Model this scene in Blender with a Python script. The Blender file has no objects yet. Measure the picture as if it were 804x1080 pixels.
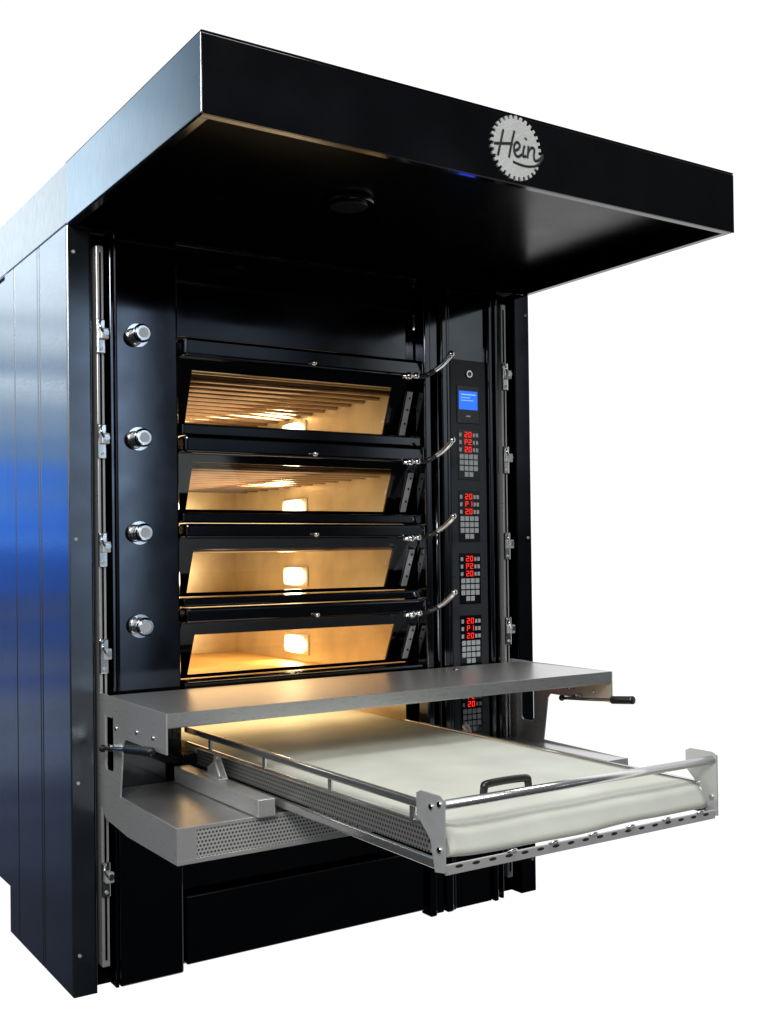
import bpy, bmesh, math
from mathutils import Vector, Matrix
import numpy as np
S=bpy.context.scene
S.view_settings.view_transform='Standard'; S.view_settings.look='None'; S.view_settings.exposure=0

# ---------------------------------------------------------------- materials
def newmat(n):
    m=bpy.data.materials.new(n); m.use_nodes=True
    return m,m.node_tree.nodes,m.node_tree.links,m.node_tree.nodes['Principled BSDF']
def metal(n,col,met=1.0,rough=.3,stretch=(1,1,1),scale=60,var=.12,bump=.0,cvar=.15,coat=0,spec=.5):
    m,N,L,P=newmat(n)
    P.inputs['Metallic'].default_value=met
    P.inputs['Specular IOR Level'].default_value=spec
    P.inputs['Coat Weight'].default_value=coat
    P.inputs['Coat Roughness'].default_value=.05
    tc=N.new('ShaderNodeTexCoord'); mp=N.new('ShaderNodeMapping'); mp.inputs['Scale'].default_value=stretch
    nz=N.new('ShaderNodeTexNoise'); nz.inputs['Scale'].default_value=scale; nz.inputs['Detail'].default_value=5
    L.new(tc.outputs['Object'],mp.inputs[0]); L.new(mp.outputs[0],nz.inputs['Vector'])
    mr=N.new('ShaderNodeMapRange'); mr.inputs[1].default_value=.3; mr.inputs[2].default_value=.7
    mr.inputs[3].default_value=max(.02,rough-var); mr.inputs[4].default_value=rough+var
    L.new(nz.outputs['Fac'],mr.inputs[0]); L.new(mr.outputs[0],P.inputs['Roughness'])
    nz2=N.new('ShaderNodeTexNoise'); nz2.inputs['Scale'].default_value=4; nz2.inputs['Detail'].default_value=4
    L.new(tc.outputs['Object'],nz2.inputs['Vector'])
    mx=N.new('ShaderNodeMix'); mx.data_type='RGBA'
    mx.inputs[6].default_value=(*[c*(1-cvar) for c in col],1); mx.inputs[7].default_value=(*[min(1,c*(1+cvar)) for c in col],1)
    L.new(nz2.outputs['Fac'],mx.inputs[0]); L.new(mx.outputs[2],P.inputs['Base Color'])
    if bump:
        b=N.new('ShaderNodeBump'); b.inputs['Strength'].default_value=bump; b.inputs['Distance'].default_value=.002
        L.new(nz.outputs['Fac'],b.inputs['Height']); L.new(b.outputs[0],P.inputs['Normal'])
    return m
def emis(n,col,s,base=(0,0,0)):
    m,N,L,P=newmat(n)
    P.inputs['Base Color'].default_value=(*base,1)
    P.inputs['Emission Color'].default_value=(*col,1); P.inputs['Emission Strength'].default_value=s
    return m
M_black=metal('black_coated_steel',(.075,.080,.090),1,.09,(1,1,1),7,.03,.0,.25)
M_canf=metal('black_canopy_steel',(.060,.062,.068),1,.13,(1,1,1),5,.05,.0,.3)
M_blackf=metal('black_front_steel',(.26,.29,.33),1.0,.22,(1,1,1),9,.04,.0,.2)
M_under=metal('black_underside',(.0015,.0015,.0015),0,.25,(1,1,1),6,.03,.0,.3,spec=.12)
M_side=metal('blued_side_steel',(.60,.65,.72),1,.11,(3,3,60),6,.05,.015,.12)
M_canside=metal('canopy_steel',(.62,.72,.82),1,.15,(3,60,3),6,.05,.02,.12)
M_toppale=metal('pale_top_steel',(.95,.97,1),1,.25,(3,60,3),6,.05,.02,.05)
M_steel=metal('brushed_stainless',(.62,.62,.61),.85,.32,(2,90,60),12,.06,.015,.07)
M_steely=metal('brushed_stainless_lengthwise',(.66,.66,.65),.65,.32,(60,1.5,60),8,.06,.012,.07)
M_chrome=metal('polished_steel',(.75,.75,.74),1,.14,(1,1,1),40,.05,.0,.1)
M_knob=metal('polished_knob',(.8,.8,.8),1,.10,(1,1,1),40,.03,.0,.05)
M_rail=metal('loader_rail_steel',(.74,.74,.73),.9,.2,(40,1,40),10,.06,.0,.1)
M_dull=metal('dull_aluminium',(.62,.63,.63),.5,.38,(1,1,1),60,.1,.05,.15)
M_rubber=metal('black_rubber',(.012,.012,.012),0,.35,(1,1,1),60,.1,.05,.2)
M_panel=metal('control_panel_film',(.032,.036,.042),0,.3,(1,1,1),30,.04,.0,.1)
M_key=metal('grey_key',(.42,.45,.46),0,.5,(1,1,1),60,.05,.0,.1)
M_red=emis('red_led',(1,.02,.01),1.6)
M_displayb=metal('black_display',(.004,.004,.006),0,.12,(1,1,1),60,.02,.0,.1)
M_blue=emis('blue_lcd',(.03,.16,1),1.3)
M_blue2=emis('blue_lcd_text',(.35,.6,1),1.2)
M_blueglint=emis('blue_reflection_glow',(.02,.03,1),.5)  # emission that paints in a blue reflection
M_badge=metal('badge_aluminium',(.50,.52,.51),.3,.45,(1,1,1),180,.15,.5,.25)
M_ink=metal('dark_script',(.01,.015,.015),0,.4,(1,1,1),60,.05,.0,.1)
M_lamp,N,L,P=newmat('oven_lamp_glass')
P.inputs['Base Color'].default_value=(.3,.2,.1,1)
tc=N.new('ShaderNodeTexCoord'); mp=N.new('ShaderNodeMapping'); mp.inputs['Scale'].default_value=(0,9,20)
L.new(tc.outputs['Object'],mp.inputs[0]); gr=N.new('ShaderNodeTexGradient'); gr.gradient_type='SPHERICAL'; L.new(mp.outputs[0],gr.inputs[0])
cr=N.new('ShaderNodeValToRGB'); cr.color_ramp.elements[0].position=0; cr.color_ramp.elements[0].color=(.9,.48,.16,1)
cr.color_ramp.elements[1].position=.4; cr.color_ramp.elements[1].color=(1,.88,.66,1)
L.new(gr.outputs[0],cr.inputs[0]); L.new(cr.outputs[0],P.inputs['Emission Color'])
mr=N.new('ShaderNodeMapRange'); L.new(gr.outputs[0],mr.inputs[0]); mr.inputs[1].default_value=0; mr.inputs[2].default_value=.5; mr.inputs[3].default_value=1.1; mr.inputs[4].default_value=10
L.new(mr.outputs[0],P.inputs['Emission Strength'])
# belt cloth
M_belt,N,L,P=newmat('belt_cloth')
tc=N.new('ShaderNodeTexCoord'); nz=N.new('ShaderNodeTexNoise'); nz.inputs['Scale'].default_value=5; nz.inputs['Detail'].default_value=6
L.new(tc.outputs['Object'],nz.inputs['Vector'])
cr=N.new('ShaderNodeValToRGB'); cr.color_ramp.elements[0].position=.3; cr.color_ramp.elements[0].color=(.56,.58,.51,1)
cr.color_ramp.elements[1].position=.7; cr.color_ramp.elements[1].color=(.68,.70,.63,1)
L.new(nz.outputs['Fac'],cr.inputs[0]); L.new(cr.outputs[0],P.inputs['Base Color'])
P.inputs['Roughness'].default_value=.75
n2=N.new('ShaderNodeTexNoise'); n2.inputs['Scale'].default_value=420; n2.inputs['Detail'].default_value=2
L.new(tc.outputs['Object'],n2.inputs['Vector'])
b=N.new('ShaderNodeBump'); b.inputs['Strength'].default_value=.4; b.inputs['Distance'].default_value=.001
L.new(n2.outputs['Fac'],b.inputs['Height'])
n3=N.new('ShaderNodeTexNoise'); n3.inputs['Scale'].default_value=3.5; n3.inputs['Detail'].default_value=3; L.new(tc.outputs['Object'],n3.inputs['Vector'])
b2=N.new('ShaderNodeBump'); b2.inputs['Strength'].default_value=.3; b2.inputs['Distance'].default_value=.02
L.new(n3.outputs['Fac'],b2.inputs['Height']); L.new(b.outputs[0],b2.inputs['Normal']); L.new(b2.outputs[0],P.inputs['Normal'])
def lining(n,c0,c1,rough=.5,met=0.):
    m,N,L,P=newmat(n)
    tc=N.new('ShaderNodeTexCoord'); nz=N.new('ShaderNodeTexNoise'); nz.inputs['Scale'].default_value=7; nz.inputs['Detail'].default_value=6
    L.new(tc.outputs['Object'],nz.inputs['Vector'])
    cr=N.new('ShaderNodeValToRGB'); cr.color_ramp.elements[0].position=.3; cr.color_ramp.elements[0].color=(*c0,1)
    cr.color_ramp.elements[1].position=.7; cr.color_ramp.elements[1].color=(*c1,1)
    L.new(nz.outputs['Fac'],cr.inputs[0]); L.new(cr.outputs[0],P.inputs['Base Color'])
    P.inputs['Roughness'].default_value=rough; P.inputs['Metallic'].default_value=met
    return m
M_cream=lining('cream_lining',(.56,.48,.33),(.76,.67,.48),.28,.4)
M_ceil=lining('chamber_ceiling',(.58,.46,.33),(.72,.59,.43),.3,.4)
M_tube=lining('heating_tube_steel',(.22,.15,.11),(.36,.26,.19),.25,.8)
M_stone=lining('baking_stone',(.55,.32,.09),(.74,.48,.18),.5)
M_glass,N,L,P=newmat('door_glass'); N.remove(P)
out=N['Material Output']; tr=N.new('ShaderNodeBsdfTransparent'); tr.inputs[0].default_value=(.94,.93,.88,1)
gl=N.new('ShaderNodeBsdfGlossy'); gl.inputs['Roughness'].default_value=.03
mx=N.new('ShaderNodeMixShader'); lw=N.new('ShaderNodeLayerWeight'); lw.inputs['Blend'].default_value=.5
pw=N.new('ShaderNodeMath'); pw.operation='POWER'; L.new(lw.outputs['Facing'],pw.inputs[0]); pw.inputs[1].default_value=3
ma=N.new('ShaderNodeMath'); ma.operation='MULTIPLY_ADD'; L.new(pw.outputs[0],ma.inputs[0]); ma.inputs[1].default_value=.6; ma.inputs[2].default_value=.07
L.new(ma.outputs[0],mx.inputs[0]); L.new(tr.outputs[0],mx.inputs[1]); L.new(gl.outputs[0],mx.inputs[2]); L.new(mx.outputs[0],out.inputs[0])
def perf(n,ax,pitch,rad,c,cd=(.02,.02,.02),voff=0,ar=1,stag=True):
    m,N,L,P=newmat(n)
    tc=N.new('ShaderNodeTexCoord'); sp=N.new('ShaderNodeSeparateXYZ'); L.new(tc.outputs['Object'],sp.inputs[0])
    def mt(op,a,b=None):
        q=N.new('ShaderNodeMath'); q.operation=op
        for i,v in enumerate((a,b)):
            if v is None: continue
            if isinstance(v,(int,float)): q.inputs[i].default_value=v
            else: L.new(v,q.inputs[i])
        return q.outputs[0]
    a=sp.outputs[ax[0]]; bb=sp.outputs[ax[1]]
    row=mt('ADD',mt('DIVIDE',bb,pitch),voff)
    col=mt('DIVIDE',a,pitch)
    if stag:
        par=mt('MULTIPLY',mt('MODULO',mt('ABSOLUTE',mt('FLOOR',row)),2),.5)
        col=mt('ADD',col,par)
    fu=mt('MULTIPLY',mt('SUBTRACT',mt('FRACT',col),.5),ar); fv=mt('SUBTRACT',mt('FRACT',row),.5)
    d=mt('SQRT',mt('ADD',mt('MULTIPLY',fu,fu),mt('MULTIPLY',fv,fv)))
    k=mt('LESS_THAN',d,rad)
    mx=N.new('ShaderNodeMix'); mx.data_type='RGBA'; L.new(k,mx.inputs[0]); mx.inputs[6].default_value=(*c,1); mx.inputs[7].default_value=(*cd,1)
    L.new(mx.outputs[2],P.inputs['Base Color'])
    L.new(mt('SUBTRACT',.6,mt('MULTIPLY',k,.6)),P.inputs['Metallic']); P.inputs['Roughness'].default_value=.4
    return m
M_perf=perf('perforated_sheet',(0,2),.010,.29,(.72,.72,.70))
M_perfy=perf('perforated_belt_guard',(1,2),.011,.30,(.30,.30,.29))
M_perfs=perf('slotted_bar',(0,2),.045,.08,(.72,.72,.71),voff=.5,ar=.35,stag=False)

# ---------------------------------------------------------------- builders
WL={}
def empty(name,loc,parent=None):
    o=bpy.data.objects.new(name,None); S.collection.objects.link(o)
    o.empty_display_size=.1; WL[o.name]=Vector(loc)
    if parent: o.parent=parent; o.location=Vector(loc)-WL[parent.name]
    else: o.location=loc
    return o
class B:
    def __init__(s,*mats): s.bm=bmesh.new(); s.mats=mats
    def _mi(s,f0,mi,sm=False):
        for f in s.bm.faces:
            if f not in f0: f.material_index=mi; f.smooth=sm
    def box(s,x0,x1,y0,y1,z0,z1,mi=0,bev=.0015,seg=2):
        f0=set(s.bm.faces)
        x0,x1=min(x0,x1),max(x0,x1); y0,y1=min(y0,y1),max(y0,y1); z0,z1=min(z0,z1),max(z0,z1)
        r=bmesh.ops.create_cube(s.bm,size=1); vs=r['verts']
        for v in vs: v.co=Vector(((x0+x1)/2+v.co.x*(x1-x0),(y0+y1)/2+v.co.y*(y1-y0),(z0+z1)/2+v.co.z*(z1-z0)))
        if bev>0:
            bw=min(bev,.3*min(x1-x0,y1-y0,z1-z0))
            es={e for v in vs for e in v.link_edges}
            bmesh.ops.bevel(s.bm,geom=list(es),offset=bw,segments=seg,affect='EDGES',profile=.5)
        s._mi(f0,mi); return s
    def prism(s,pts,axis,a0,a1,mi=0):
        f0=set(s.bm.faces)
        def mk(p,a):
            return {0:(a,p[0],p[1]),1:(p[0],a,p[1]),2:(p[0],p[1],a)}[axis]
        A=[s.bm.verts.new(mk(p,a0)) for p in pts]; C=[s.bm.verts.new(mk(p,a1)) for p in pts]
        n=len(pts)
        s.bm.faces.new(A); s.bm.faces.new(C[::-1])
        for i in range(n): s.bm.faces.new((A[i],C[i],C[(i+1)%n],A[(i+1)%n]))
        s._mi(f0,mi); return s
    def cyl(s,p0,p1,r,mi=0,n=24,r1=None):
        f0=set(s.bm.faces); p0=Vector(p0); p1=Vector(p1); d=p1-p0
        M=Matrix.Translation((p0+p1)/2)@d.to_track_quat('Z','Y').to_matrix().to_4x4()
        bmesh.ops.create_cone(s.bm,cap_ends=True,segments=n,radius1=r,radius2=r if r1 is None else r1,depth=d.length,matrix=M)
        for f in s.bm.faces:
            if f not in f0: f.material_index=mi; f.smooth=len(f.verts)==4
        return s
    def sph(s,c,r,mi=0):
        f0=set(s.bm.faces)
        bmesh.ops.create_uvsphere(s.bm,u_segments=20,v_segments=12,radius=r,matrix=Matrix.Translation(c))
        s._mi(f0,mi,True); return s
    def tube(s,pts,r,mi=0,n=12,sub=6,flat=None):
        f0=set(s.bm.faces); P=[Vector(p) for p in pts]
        if sub>1 and len(P)>2:
            Q=[]
            for i in range(len(P)-1):
                a=P[max(i-1,0)];b_=P[i];c=P[i+1];d=P[min(i+2,len(P)-1)]
                for k in range(sub):
                    t=k/sub
                    Q.append(.5*((2*b_)+(-a+c)*t+(2*a-5*b_+4*c-d)*t*t+(-a+3*b_-3*c+d)*t**3))
            Q.append(P[-1]); P=Q
        rings=[]; up=Vector((0,1,0)) if flat else None
        prev=None
        for i,p in enumerate(P):
            t=(P[min(i+1,len(P)-1)]-P[max(i-1,0)]).normalized()
            if flat: u=up
            else:
                u=prev if prev is not None else (Vector((0,0,1)) if abs(t.z)<.9 else Vector((1,0,0)))
            v=t.cross(u).normalized(); u=v.cross(t).normalized(); prev=u
            ru=flat if flat else r
            rings.append([s.bm.verts.new(p+u*ru*math.cos(2*math.pi*k/n)+v*r*math.sin(2*math.pi*k/n)) for k in range(n)])
        for a,b_ in zip(rings,rings[1:]):
            for k in range(n): s.bm.faces.new((a[k],a[(k+1)%n],b_[(k+1)%n],b_[k]))
        s.bm.faces.new(rings[0][::-1]); s.bm.faces.new(rings[-1])
        s._mi(f0,mi,True); return s
    def done(s,name,parent=None,label=None):
        bm=s.bm; bmesh.ops.recalc_face_normals(bm,faces=bm.faces)
        xs=[v.co for v in bm.verts]
        lo=Vector((min(v.x for v in xs),min(v.y for v in xs),min(v.z for v in xs)))
        hi=Vector((max(v.x for v in xs),max(v.y for v in xs),max(v.z for v in xs)))
        c=(lo+hi)/2
        for v in bm.verts: v.co-=c
        me=bpy.data.meshes.new(name); bm.to_mesh(me); bm.free()
        for m in s.mats: me.materials.append(m)
        o=bpy.data.objects.new(name,me); S.collection.objects.link(o); WL[o.name]=c
        if parent: o.parent=parent; o.location=c-WL[parent.name]
        else: o.location=c
        if label: o['label']=label
        return o

H=2.25; HT=2.43; W=1.763; D=.956
oven=empty('deck_oven',(W/2,0.3,0))
oven['label']='tall black steel bakery deck oven with lit decks and projecting canopy'
oven['category']='oven'

# ---------------- shell
for (y0,y1) in ((.002,.268),(.273,.291),(.296,.560),(.566,.683)):
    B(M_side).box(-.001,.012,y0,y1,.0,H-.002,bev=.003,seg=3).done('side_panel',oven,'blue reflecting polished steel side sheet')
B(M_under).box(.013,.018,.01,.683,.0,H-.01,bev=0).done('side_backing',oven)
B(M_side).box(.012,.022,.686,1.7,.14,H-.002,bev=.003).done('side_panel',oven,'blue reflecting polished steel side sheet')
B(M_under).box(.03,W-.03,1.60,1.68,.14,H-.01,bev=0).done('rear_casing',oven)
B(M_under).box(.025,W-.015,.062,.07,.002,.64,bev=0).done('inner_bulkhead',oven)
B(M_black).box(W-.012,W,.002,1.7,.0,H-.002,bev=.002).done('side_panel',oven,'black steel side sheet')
B(M_toppale).box(.001,W-.001,.004,1.7,H+.002,HT,bev=.003).done('top_casing',oven)
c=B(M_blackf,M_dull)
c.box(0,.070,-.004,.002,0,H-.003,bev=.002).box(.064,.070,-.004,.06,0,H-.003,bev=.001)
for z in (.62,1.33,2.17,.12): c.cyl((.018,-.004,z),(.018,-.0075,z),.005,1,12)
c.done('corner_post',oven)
c=B(M_black,M_dull)
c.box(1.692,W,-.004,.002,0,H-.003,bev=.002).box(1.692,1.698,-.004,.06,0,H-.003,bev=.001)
for z in (.62,1.33,2.17,.12): c.cyl((W-.018,-.004,z),(W-.018,-.0075,z),.005,1,12)
c.done('corner_post',oven)
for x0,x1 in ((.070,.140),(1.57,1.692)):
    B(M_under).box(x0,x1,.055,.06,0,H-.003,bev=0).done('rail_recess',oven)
clips=[1.93,1.62,1.30,.985,.33]
for s_,xr in ((0,.098),(1,1.64)):
    r=B(M_steely,M_under)
    r.box(xr-.011,xr+.011,-.002,.05,.07,2.2,0,.002)
    r.box(xr-.003,xr+.003,-.004,0,.09,2.18,1,0)
    rail=r.done('guide_rail',oven)
    for z in clips:
        k=B(M_chrome,M_dull)
        k.box(xr-.014,xr+.012,-.013,-.003,z-.052,z+.050,0,.003)
        k.box(xr-.006,xr+.018,-.027,-.013,z-.010,z+.022,1,.003)
        k.cyl((xr+.008,-.030,z+.008),(xr+.008,-.01,z+.008),.009,0,16)
        k.cyl((xr-.001,-.017,z-.038),(xr-.001,-.003,z-.038),.005,1,12)
        k.tube([(xr-.003,-.014,z+.046),(xr-.010,-.026,z+.03),(xr+.0,-.029,z+.008)],.0035,0)
        k.done('rail_clip',rail)
B(M_black).box(.140,.342,-.006,.05,0,H-.003,bev=.008,seg=4).box(.128,.138,-.001,.05,0,H-.003,bev=.002).done('front_column',oven)
for z in (1.943,1.631,1.348,1.068):
    k=B(M_knob,M_dull)
    k.cyl((.21,-.006,z),(.21,-.012,z),.035,0,32).cyl((.21,-.012,z),(.21,-.05,z),.024,0,32,.028).cyl((.21,-.05,z),(.21,-.060,z),.028,0,32,.021)
    k.cyl((.21,-.060,z),(.21,-.0615,z),.015,1,24)
    k.done('damper_knob',oven)
h=B(M_black,M_dull)
h.box(.346,1.252,.03,.05,1.962,H-.003,0,.002)
h.box(.346,1.252,.012,.03,2.13,2.215,0,.003)
h.box(.14,1.56,-.012,-.0065,2.222,2.228,0,.001)
h.done('header_panel',oven)
c=B(M_black,M_rail)
c.box(1.256,1.285,-.03,.03,0,H-.003,0,.006,4)
c.box(1.289,1.33,-.008,.03,0,H-.003,0,.004,3)
c.box(1.334,1.364,-.024,.03,0,H-.003,0,.008,4)
c.cyl((1.309,-.022,.45),(1.309,-.022,1.93),.010,0,16)
c.done('door_strip',oven)
B(M_black).box(1.366,1.382,-.012,.03,0,H-.003,0,.005,4).box(1.382,1.549,-.004,.03,0,H-.003,0,.003).box(1.551,1.57,-.022,.05,0,H-.003,0,.006,4).box(1.595,1.606,-.006,.05,0,H-.003,0,.002).done('front_column',oven)

# ---------------- control panel
PY=-.0085
cp=B(M_panel).box(1.386,1.546,PY,-.004,.56,1.975,0,.003).done('control_panel',oven)
k=B(M_chrome,M_displayb).cyl((1.468,PY,1.925),(1.468,PY-.008,1.925),.013,0,24).cyl((1.468,PY-.008,1.925),(1.468,PY-.009,1.925),.008,1,20); k.done('key_lock',cp)
sc=B(M_displayb).box(1.412,1.512,PY-.004,PY,1.745,1.882,0,.003).done('display_screen',cp)
B(M_blue,M_blue2).box(1.420,1.504,PY-.0052,PY-.0042,1.795,1.862,0,0)\
  .box(1.428,1.496,PY-.0062,PY-.0055,1.848,1.851,1,0).box(1.428,1.47,PY-.0062,PY-.0055,1.837,1.839,1,0).box(1.428,1.485,PY-.0062,PY-.0055,1.827,1.829,1,0).done('lcd_image',sc)
B(M_dull).box(1.452,1.472,PY-.0052,PY-.0042,1.768,1.774,0,0).done('display_button',sc)
SEG={'0':'abcdef','1':'bc','2':'abged','P':'abefg','5':'afgcd','3':'abgcd','8':'abcdefg',' ':''}
def seven(bl,txt,x,z,w,h,gap,y,mi):
    t=w*.24
    for ch in txt:
        for g in SEG[ch]:
            a={'a':(0,h,w,h),'g':(0,h/2,w,h/2),'d':(0,0,w,0),'f':(0,h/2,0,h),'e':(0,0,0,h/2),'b':(w,h/2,w,h),'c':(w,0,w,h/2)}[g]
            bl.box(x+a[0]-t/2,x+a[2]+t/2,y-.0008,y,z+a[1]-t/2,z+a[3]+t/2,mi,0)
        x+=w+gap
mods=[(1.722,('20','P2','20')),(1.497,('20','P1','20')),(1.272,('20','P2','20')),(1.047,('20','P1','20')),(.80,('20','P2','20'))]
for zt,rows in mods:
    m=B(M_displayb)
    m.box(1.415,1.511,PY-.0025,PY,zt-.182,zt+.002,0,.001)
    mod=m.done('deck_controller',cp)
    bl=B(M_red)
    for i,t in enumerate(rows):
        seven(bl,t,1.446,zt-.026-.027*i,.010,.017,.008,PY-.003,0)
    bl.done('led_digits',mod)
    kb=B(M_key,M_dull)
    for i in range(3):
        kb.box(1.420,1.430,PY-.0045,PY-.0026,zt-.026-.027*i,zt-.012-.027*i,0,.001)
        kb.box(1.482,1.491,PY-.0045,PY-.0026,zt-.026-.027*i,zt-.012-.027*i,0,.001)
        kb.box(1.496,1.506,PY-.0045,PY-.0026,zt-.026-.027*i,zt-.012-.027*i,0,.001)
    for r_ in range(4):
        for q in range(4):
            if r_==3 and q in (0,3): continue
            kb.box(1.4215+q*.0215,1.4385+q*.0215,PY-.0045,PY-.0026,zt-.110-.0215*r_+.004,zt-.093-.0215*r_+.004,0,.001)
    kb.done('keypad',mod)

# ---------------- decks
bars=[(1.95,1.892),(1.648,1.594),(1.377,1.330),(1.117,1.067),(.845,.815)]
wins=[(1.858,1.70),(1.571,1.425),(1.300,1.160),(1.030,.901),(None,None)]
cham=[(1.62,1.872),(1.35,1.585),(1.08,1.315),(.83,1.048),(.66,.812)]
lampz=[1.795,1.470,1.185,.900,.74]
X0,X1=.352,1.252; YB=1.5
for i in range(5):
    bt,bb=bars[i]
    cz0,cz1=cham[i]
    bm=B(M_cream,M_ceil,M_stone)
    bm.box(X0-.006,X0,.105,YB,cz0,cz1,0,0).box(X1,X1+.004,.105,YB,cz0,cz1,0,0)
    bm.box(X0-.006,X1+.004,YB+.001,YB+.008,cz0,cz1,0,0)
    bm.box(X0-.006,X1+.004,.105,YB+.008,cz0-.006,cz0-.0005,2,0)
    bm.box(X0-.006,X1+.004,.105,YB+.008,cz1+.0005,cz1+.006,1,0)
    ch=bm.done('baking_chamber',oven)
    if i<3:
        t=B(M_tube)
        for k in range(13):
            y=.16+k*.10
            t.cyl((X0+.002,y,cz1-.014),(X1-.004,y,cz1-.014),.013,0,12)
        t.done('heating_tubes',ch)
    lz=lampz[i]
    B(M_lamp,M_dull).box(X1-.014,X1-.002,.82,1.0,lz-.036,lz+.036,0,.004,3).box(X1-.006,X1-.0005,.805,1.015,lz-.042,lz+.042,1,.002).done('oven_lamp',ch)
    ld=bpy.data.lights.new('chamber_fill','AREA'); ld.shape='RECTANGLE'; ld.size=.75; ld.size_y=1.15  # unseen fill panel added to brighten the chamber, not an oven fitting
    ld.energy=(4.8,4.8,4.6,5.0,4.4)[i]; ld.color=(1,.79,.48) if i<2 else (1,.73,.38)
    lo=bpy.data.objects.new('chamber_fill',ld); S.collection.objects.link(lo)
    lo.parent=oven
    if i<3: lo.location=Vector((.80,.78,cz0+.004))-WL[oven.name]; lo.rotation_euler=(math.pi,0,0)
    else: lo.location=Vector((.80,.78,cz1-.004))-WL[oven.name]
    l2=bpy.data.lights.new('lamp_light','AREA'); l2.shape='RECTANGLE'; l2.size=.06; l2.size_y=.14; l2.energy=1.6; l2.color=(1,.78,.46)
    o2=bpy.data.objects.new('lamp_light',l2); S.collection.objects.link(o2); o2.parent=oven
    o2.location=Vector((X1-.018,.91,lz))-WL[oven.name]; o2.rotation_euler=(0,math.radians(90),0)
    d=B(M_black)
    if i<4:
        wt,wb=wins[i]
        def Y(z): return .03+.06*(wt-z)/(wt-wb)
        def quad(x0,x1,z0,z1,off=0,th=.008,mi=0,bl=d):
            bl.prism([(Y(z0)-th/2+off,z0),(Y(z1)-th/2+off,z1),(Y(z1)+th/2+off,z1),(Y(z0)+th/2+off,z0)],0,x0,x1,mi)
        zt_=bb+.004; zb_=wb-.012
        quad(.350,.401,zb_,zt_); quad(1.155,1.252,zb_,zt_); quad(.401,1.155,wt,zt_); quad(.401,1.155,zb_,wb)
    door=d.box(.350,1.250,-.036,.03,bb,bt,0,.010,5)
    if i<4:
        nb=bars[i+1][0]
        door.box(.350,1.250,-.014,.11,nb+.002,wins[i][1]-.014,0,.006,4)
    door=door.done('deck_door',oven)
    if i<4:
        g=B(M_glass)
        vs=[g.bm.verts.new(q) for q in ((.402,Y(wb),wb),(1.154,Y(wb),wb),(1.154,Y(wt),wt),(.402,Y(wt),wt))]
        g.bm.faces.new(vs); g.done('glass_pane',door)
        s2=B(M_dull,M_rubber); quad(1.222,1.242,wb,wt-.01,-.010,.006,0,s2)
        for f_ in (.25,.55,.8):
            zz=wb+(wt-wb)*f_; s2.cyl((1.232,Y(zz)-.016,zz),(1.232,Y(zz)-.01,zz),.004,1,10)
        s2.done('door_arm',door)
    hd=B(M_chrome,M_rubber)
    z=bb+.006 if i<4 else .80
    hd.cyl((1.150,-.045,z-.010),(1.215,-.045,z-.004),.007,0,12)
    hd.sph((1.175,-.05,z-.008),.014,0)
    hd.sph((1.206,-.05,z-.005),.012,0)
    hd.tube([(1.21,-.046,z-.006),(1.25,-.050,z+.0),(1.275,-.075,z+.018)],.009,1)
    hd.tube([(1.272,-.072,z+.016),(1.285,-.095,z+.032),(1.294,-.118,z+.052),(1.298,-.128,z+.064)],.0095,0)
    hd.sph((1.299,-.130,z+.067),.0115,0)
    hd.done('door_handle',door)
    if i<4:
        kn=B(M_chrome).cyl((.80,-.036,bb+.012),(.80,-.048,bb+.012),.006,0,16).sph((.80,-.05,bb+.012),.0085,0)
        kn.done('door_knob',door)
B(M_black).box(.346,1.252,.03,.05,.44,.655,0,.002).box(.346,1.252,.0,.05,.655,.668,0,.002).done('apron_panel',oven)
B(M_black,M_dull).box(.346,1.252,.02,.04,.245,.436,0,.003).done('apron_panel',oven)
B(M_black).box(.352,1.250,-.004,.04,.02,.232,0,.006,4).done('base_panel',oven)

# ---------------- canopy
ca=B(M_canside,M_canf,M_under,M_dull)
t=.004
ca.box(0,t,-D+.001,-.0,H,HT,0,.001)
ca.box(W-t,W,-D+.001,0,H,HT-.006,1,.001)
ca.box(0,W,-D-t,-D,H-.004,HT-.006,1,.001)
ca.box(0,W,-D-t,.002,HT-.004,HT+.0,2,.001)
ca.box(t,W-t,-D+.001,-D+.022,H-.004,H,1,.001)
ca.box(t,.026,-D+.022,-.004,H-.004,H,1,.001)
ca.box(W-.026,W-t,-D+.022,-.004,H-.004,H,1,.001)
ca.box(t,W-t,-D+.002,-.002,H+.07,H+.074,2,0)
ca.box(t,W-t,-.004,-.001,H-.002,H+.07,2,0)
can=ca.done('canopy',oven)
B(M_rubber,M_black).cyl((.71,-.42,H+.07),(.71,-.42,H+.055),.075,1,40).cyl((.71,-.42,H+.055),(.71,-.42,H+.05),.055,0,40).done('light_fitting',can)  # round light fitting under the canopy, modelled unlit
B(M_blueglint).box(.715,.765,-D+.004,-D+.012,H-.0055,H-.0042,0,0).done('blue_reflection_strip',can)  # added glowing strip, stands in for a blue reflection on the canopy edge
bx,bz,br=.892,2.338,.085
pts=[]
nT=30
for k in range(nT):
    st_=2*math.pi/nT; a0=k*st_
    for f,rr in ((0,.89),(.22,.89),(.30,1.0),(.72,1.0),(.80,.89)):
        a=a0+f*st_; pts.append((bx+br*rr*math.cos(a),bz+br*rr*math.sin(a)))
bd=B(M_badge).prism(pts,1,-D-t-.005,-D-t-.0003).done('logo_badge',can)
sx=B(M_ink)
y=-D-t-.006
def st(pl,w=.042):
    sx.tube([(bx+br*u*1.05,y,bz+br*(v*.95)) for u,v in pl],br*w,0,8,6,flat=.0008)
st([(-.50,.50),(-.60,.1),(-.72,-.38)]); st([(-.08,.55),(-.2,.1),(-.30,-.36)]); st([(-.86,-.02),(-.5,.05),(-.15,.12)])
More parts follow.
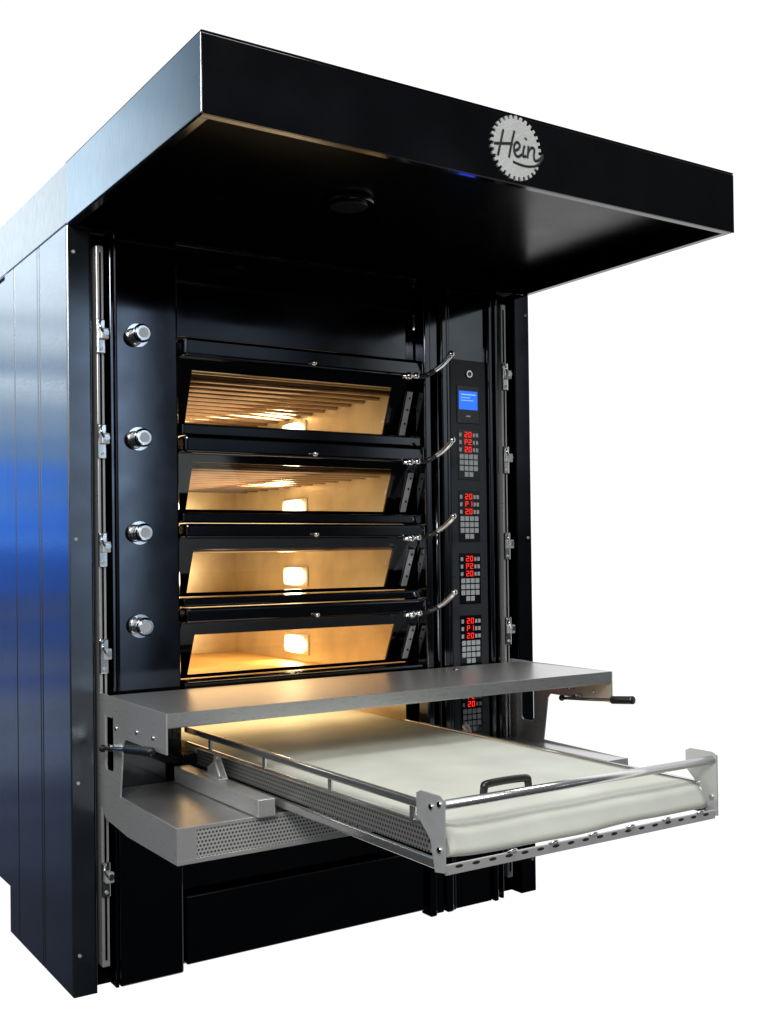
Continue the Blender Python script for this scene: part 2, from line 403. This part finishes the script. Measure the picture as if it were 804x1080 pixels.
st([(-.12,-.12),(.05,-.02),(.12,.12),(.0,.20),(-.10,.05),(-.08,-.18),(.04,-.27),(.2,-.16)])
st([(.30,.14),(.25,-.05),(.25,-.22),(.36,-.18)]); st([(.34,.36),(.36,.40)],.06)
st([(.45,.16),(.44,-.02),(.41,-.24)]); st([(.42,-.08),(.55,.12),(.68,.10),(.66,-.12),(.70,-.26),(.85,-.22),(1.02,-.02)])
st([(1.02,-.10),(.8,-.40),(.4,-.52),(.0,-.50),(-.15,-.46)],.036)
sx.done('script_lettering',bd)

# ---------------- hinged shelf frame
XL,XR=.088,1.669
sh=empty('loading_shelf',(.88,-.02,.5))
sh['label']='stainless steel shelf and perforated tray on the oven guide rails'
sh['category']='shelf'
def bracket(x):
    b_=B(M_steely,M_chrome)
    th=.005; x0,x1=x-th/2,x+th/2
    b_.prism([(-.115,.878-.003),(-.508,.873),(-.508,.768),(-.205,.768),(-.19,.75),(-.165,.60),(-.572,.592),(-.572,.50),(-.22,.50),(-.115,.51)],0,x0,x1)
    b_.prism([(.02,.878),(-.045,.877),(-.045,.516),(.02,.57)],0,x0,x1)
    b_.prism([(-.045,.877),(-.115,.875),(-.115,.825),(-.105,.815),(-.055,.815),(-.045,.825)],0,x0,x1)
    b_.prism([(-.045,.67),(-.055,.66),(-.105,.66),(-.115,.67),(-.115,.51),(-.045,.516)],0,x0,x1)
    for yy,zz in ((-.30,.80),(-.42,.80),(-.14,.79)): b_.cyl((x-.006,yy,zz),(x+.006,yy,zz),.006,1,14)
    return b_.done('side_bracket',sh)
bl_=bracket(XL); br_=bracket(XR)
B(M_steel).box(XL+.003,XR-.003,-.508,-.05,.866,.873,0,.001).box(XL+.003,XR-.003,-.510,-.506,.836,.8735,0,.001).box(XL+.003,XR-.003,-.506,-.49,.834,.838,0,.001).box(XL+.003,XR-.003,-.054,-.05,.845,.866,0,.001).done('shelf_plate',sh)
B(M_steel).box(XL+.003,XR-.003,-.570,-.01,.586,.592,0,.001).done('lower_tray',sh)
B(M_perf,M_steely).box(XL+.05,XR-.05,-.574,-.571,.512,.583,0,0).box(XL-.002,XR+.002,-.575,-.570,.583,.5935,1,.001).box(XL-.002,XR+.002,-.575,-.570,.5,.512,1,.001)\
   .box(XL-.002,XL+.05,-.575,-.570,.512,.583,1,0).box(XR-.05,XR+.002,-.575,-.570,.512,.583,1,0).done('perforated_front',sh)
for x,sg in ((XL,-1),(XR,1)):
    k=B(M_chrome,M_rubber)
    if sg<0:
        xx=x-.024
        k.cyl((x,-.155,.738),(xx-.004,-.155,.738),.010,0,16)
        k.tube([(xx,-.09,.728),(xx,-.155,.738),(xx,-.28,.752)],.006,0,10,4)
        k.tube([(xx,-.28,.752),(xx,-.30,.755),(xx,-.44,.770),(xx,-.46,.772)],.0125,1,14,4)
        k.sph((xx,-.088,.728),.011,1)
    else:
        xx=x-.03
        k.cyl((x,-.36,.775),(xx-.004,-.36,.775),.010,0,16)
        k.tube([(xx,-.30,.765),(xx,-.45,.775),(xx,-.56,.785)],.006,0,10,4)
        k.tube([(xx,-.54,.783),(xx,-.56,.785),(xx,-.61,.790),(xx,-.63,.792)],.0135,1,14,4)
        k.sph((xx,-.295,.765),.011,1)
    k.done('locking_handle',bl_ if sg<0 else br_)

# ---------------- belt loader
LX0,LX1=.37,1.213; LY=-1.317
lo_=empty('belt_loader',(.79,-.6,.6))
lo_['label']='pulled-out bread loader with pale cloth belt in a steel frame'
lo_['category']='bread loader'
bb_=B(M_belt)
up=[(.50,.690),(-.2,.690),(-.7,.6895)]+[(-.75-.04*k,.6895) for k in range(12)]+[(-1.235,.690),(-1.262,.688),(-1.285,.681),(-1.30,.667),(-1.308,.650),(-1.310,.640),(-1.300,.630)]
lowp=[(-1.2,.632),(.50,.68)]
NX=40
x0,x1=LX0+.020,LX1-.026
cols=[]
for a in range(NX+1):
    u=a/NX; x=x0+(x1-x0)*u
    col=[]
    for (yy,zz) in up:
        dz=.0015*math.sin(7*u+3*yy)+.0010*math.sin(19*u-11*yy)
        s_=max(0,min(1,(-yy-.85)/.25))
        dz+=s_*.012*math.exp(-(u/.045)**2)*(1 if yy>-1.29 else .3)
        dy=.003*math.sin(9*u+1) if yy<-1.25 else 0
        col.append(bb_.bm.verts.new((x,yy+dy,zz+dz)))
    for (yy,zz) in lowp: col.append(bb_.bm.verts.new((x,yy,zz)))
    cols.append(col)
m_=len(cols[0])
for a in range(NX):
    for k in range(m_):
        f=bb_.bm.faces.new((cols[a][k],cols[a+1][k],cols[a+1][(k+1)%m_],cols[a][(k+1)%m_])); f.smooth=k<len(up)-1
bb_.bm.faces.new(cols[0]); bb_.bm.faces.new(cols[-1][::-1])
belt=bb_.done('cloth_belt',lo_)
for j,x in enumerate((LX0,LX1)):
    r=B(M_rail,M_perfy)
    if j==0:
        r.box(x-.007,x+.008,LY+.04,.03,.729,.748,0,.005,4)
        for yy in (-1.2,-.85,-.5,-.15): r.box(x-.003,x+.003,yy-.008,yy+.008,.700,.731,0,.001)
        r.box(x-.003,x+.004,LY+.03,.02,.694,.702,0,.001)
    else:
        r.box(x-.020,x-.006,LY+.04,.03,.676,.693,0,.004,4)
    r.box(x-.005,x+.007,LY+.02,-.10,.612,.634,0,.004,3)
    r.box(x+.002,x+.005,LY+.06,-.05,.640,.690,1,0)
    r.done('side_rail',lo_)
    e=B(M_dull,M_chrome)
    e.prism([(LY-.014,.765),(LY-.014,.615),(LY+.02,.610),(LY+.035,.675),(LY+.085,.72),(LY+.085,.765),(LY+.07,.772),(LY,.772)],0,x-.012,x-.008)
    for yy,zz in ((LY,.755),(LY+.03,.745),(LY+.002,.66)): e.cyl((x-.016,yy,zz),(x-.010,yy,zz),.006,1,12)
    e.done('end_plate',lo_)
hb=B(M_rail)
hb.cyl((LX0-.008,LY,.752),(LX1-.010,LY,.752),.0105,0,20)
hb.cyl((LX0-.008,LY+.035,.742),(LX1-.010,LY+.035,.742),.007,0,16)
hb.done('push_bar',lo_)
fb=B(M_perfs,M_chrome)
fb.box(LX0-.006,LX1-.014,LY-.010,LY-.004,.608,.630,0,.002)
for k in range(6):
    x=LX0+.16+k*.12
    fb.tube([(x,LY-.006,.628),(x+.006,LY-.014,.634),(x+.02,LY-.014,.635),(x+.026,LY-.008,.628)],.0025,1,8,4)
fb.done('front_bar',lo_)
g=B(M_rubber)
g.tube([(.63,-1.12,.692),(.632,-1.12,.718),(.645,-1.12,.729),(.755,-1.12,.729),(.768,-1.12,.718),(.77,-1.12,.692)],.0095,0,12,5)
g.box(.618,.645,-1.135,-1.105,.6915,.698,0,.002).box(.755,.782,-1.135,-1.105,.6915,.698,0,.002)
g.done('belt_handle',lo_)
for xa,xb in ((.300,.350),(1.232,1.282)):
    B(M_steely).box(xa,xb,-.60,-.04,.594,.642,0,.003).done('support_slide',lo_)
for xa in (.338,1.235):
    lt=B(M_dull)
    lt.prism([(-.20,.645),(-.33,.645),(-.30,.68),(-.27,.712),(-.255,.69),(-.20,.66)],0,xa,xa+.004).box(xa-.02,xa+.004,-.32,-.21,.6425,.648,0,.001).cyl((xa-.01,-.27,.70),(xa+.01,-.27,.70),.007,0,12)
    lt.tube([(xa-.008,-.27,.70),(xa-.02,-.30,.69),(xa-.02,-.33,.655)],.004,0,8,4)
    lt.done('latch',lo_)

# ---------------------------------------------------------------- lamps
def area(n,loc,tgt,size,sy,e,col):
    l=bpy.data.lights.new(n,'AREA'); l.shape='RECTANGLE'; l.size=size; l.size_y=sy; l.energy=e; l.color=col
    o=bpy.data.objects.new(n,l); S.collection.objects.link(o); o.location=loc
    o.rotation_euler=(Vector(tgt)-Vector(loc)).to_track_quat('-Z','Y').to_euler()
area('key_softbox',(-2.2,-4.2,3.6),(.8,-.5,.8),1.6,1.2,180,(1,.98,.95))
area('top_softbox',(.9,-2.3,4.8),(.8,-1.1,.7),1.4,1.4,85,(1,.98,.94))

# ---------------------------------------------------------------- world
w=bpy.data.worlds.new('World'); S.world=w; w.use_nodes=True
N=w.node_tree.nodes; L=w.node_tree.links; N.clear()
out=N.new('ShaderNodeOutputWorld'); bg=N.new('ShaderNodeBackground'); L.new(bg.outputs[0],out.inputs[0])
tc=N.new('ShaderNodeTexCoord'); sp=N.new('ShaderNodeSeparateXYZ'); L.new(tc.outputs['Generated'],sp.inputs[0])
def mt(op,a,b=None):
    q=N.new('ShaderNodeMath'); q.operation=op
    for i,v in enumerate((a,b)):
        if v is None: continue
        if isinstance(v,(int,float)): q.inputs[i].default_value=v
        else: L.new(v,q.inputs[i])
    return q.outputs[0]
def ss(v,a,b,o0=0,o1=1):
    q=N.new('ShaderNodeMapRange'); q.interpolation_type='SMOOTHSTEP'
    L.new(v,q.inputs[0]); q.inputs[1].default_value=a; q.inputs[2].default_value=b; q.inputs[3].default_value=o0; q.inputs[4].default_value=o1
    return q.outputs[0]
az=mt('MULTIPLY',mt('ARCTAN2',sp.outputs[0],sp.outputs[1]),57.29578)
el=mt('MULTIPLY',mt('ARCSINE',sp.outputs[2]),57.29578)
Wm=mt('MULTIPLY',ss(az,-7,-1),ss(az,90,128,1,0))
Wm=mt('MULTIPLY',Wm,ss(el,40,60,1.06,.25))
Lm=mt('MULTIPLY',ss(az,-28,-15.5),ss(az,-7,-1,1,0))
mp=N.new('ShaderNodeMapping'); mp.inputs['Scale'].default_value=(.8,.8,16); L.new(tc.outputs['Generated'],mp.inputs[0])
nz=N.new('ShaderNodeTexNoise'); nz.inputs['Scale'].default_value=3; nz.inputs['Detail'].default_value=6; L.new(mp.outputs[0],nz.inputs['Vector'])
eln=mt('ADD',el,mt('MULTIPLY',mt('SUBTRACT',nz.outputs['Fac'],.5),16))
q=N.new('ShaderNodeMapRange'); L.new(eln,q.inputs[0]); q.inputs[1].default_value=-30; q.inputs[2].default_value=30
cr=N.new('ShaderNodeValToRGB'); L.new(q.outputs[0],cr.inputs[0]); R_=cr.color_ramp
els=[(-28,(.008,.009,.012)),(-17,(.018,.022,.032)),(-11,(.032,.042,.068)),(-7,(.075,.09,.13)),(-4,(.025,.05,.15)),(-1,(.02,.07,.30)),(2,(.04,.15,.55)),(5,(.11,.19,.32)),(9,(.26,.33,.40)),(13,(.64,.72,.78)),(18,(.74,.86,.94)),(30,(.18,.30,.42))]  # made-up world bands that give the left side sheets their blue reflections
while len(R_.elements)<len(els): R_.elements.new(.5)
for e,(p_,c_) in zip(R_.elements,els): e.position=(p_+30)/60; e.color=(*c_,1)
def scl(col,f):
    v=N.new('ShaderNodeVectorMath'); v.operation='SCALE'
    if isinstance(col,tuple): v.inputs[0].default_value=col
    else: L.new(col,v.inputs[0])
    if isinstance(f,(int,float)): v.inputs['Scale'].default_value=f
    else: L.new(f,v.inputs['Scale'])
    return v.outputs[0]
def add(a,b):
    v=N.new('ShaderNodeVectorMath'); v.operation='ADD'; L.new(a,v.inputs[0]); L.new(b,v.inputs[1]); return v.outputs[0]
tot=add(scl((1,1,1),Wm),scl(cr.outputs[0],mt('MULTIPLY',Lm,1.55)))
# bright bands added to the world as highlights for the black front and steel
stripe=mt('MULTIPLY',mt('MULTIPLY',ss(az,158.6,159.6),ss(az,160.6,161.6,1,0)),mt('MULTIPLY',ss(el,-10,6),ss(el,11,16,1,0)))
tot=add(tot,scl((.5,.65,.85),mt('MULTIPLY',stripe,4.0)))
st3=mt('MULTIPLY',mt('MULTIPLY',ss(az,150,153),ss(az,156.5,158,1,0)),mt('MULTIPLY',ss(el,3,9),ss(el,12,17,1,0)))
tot=add(tot,scl((.4,.5,.62),mt('MULTIPLY',st3,.5)))
st2=mt('MULTIPLY',mt('MULTIPLY',ss(az,139,142),ss(az,145,148,1,0)),mt('MULTIPLY',ss(el,-2,8),ss(el,13,18,1,0)))
tot=add(tot,scl((.8,.85,.85),mt('MULTIPLY',st2,1.0)))
absn=mt('MULTIPLY',mt('MULTIPLY',ss(az,-150,-120),ss(az,-70,-45,1,0)),mt('MULTIPLY',ss(el,-5,15),ss(el,55,75,1,.2)))
tot=add(tot,scl((.85,.88,.9),mt('MULTIPLY',absn,1.1)))
tot=add(tot,scl((.045,.05,.055),mt('MULTIPLY',ss(mt('ABSOLUTE',az),20,60),ss(el,-30,60,.3,2.2))))
L.new(tot,bg.inputs[0]); bg.inputs[1].default_value=1

# ---------------------------------------------------------------- camera
def basis(y,pi,ro):
    y,pi,ro=np.radians([y,pi,ro])
    F=np.array([np.sin(y)*np.cos(pi),np.cos(y)*np.cos(pi),np.sin(pi)]); r=np.array([np.cos(y),-np.sin(y),0]); u=np.cross(r,F)
    return F,r*np.cos(ro)+u*np.sin(ro),-r*np.sin(ro)+u*np.cos(ro)
F,R,U=basis(33.1803,.5745,-.7005)
cd=bpy.data.cameras.new('camera'); co=bpy.data.objects.new('camera',cd); S.collection.objects.link(co)
M=Matrix.Identity(4)
for i in range(3): M[i][0]=R[i]; M[i][1]=U[i]; M[i][2]=-F[i]
M[0][3],M[1][3],M[2][3]=-.9938,-3.1656,1.2790
co.matrix_world=M
cd.sensor_fit='VERTICAL'; cd.sensor_height=24; cd.lens=1158.18/1080*24
cd.shift_x=(402-399.87)/1080; cd.shift_y=(571.59-540)/1080; cd.clip_start=.05; cd.clip_end=200
S.camera=co
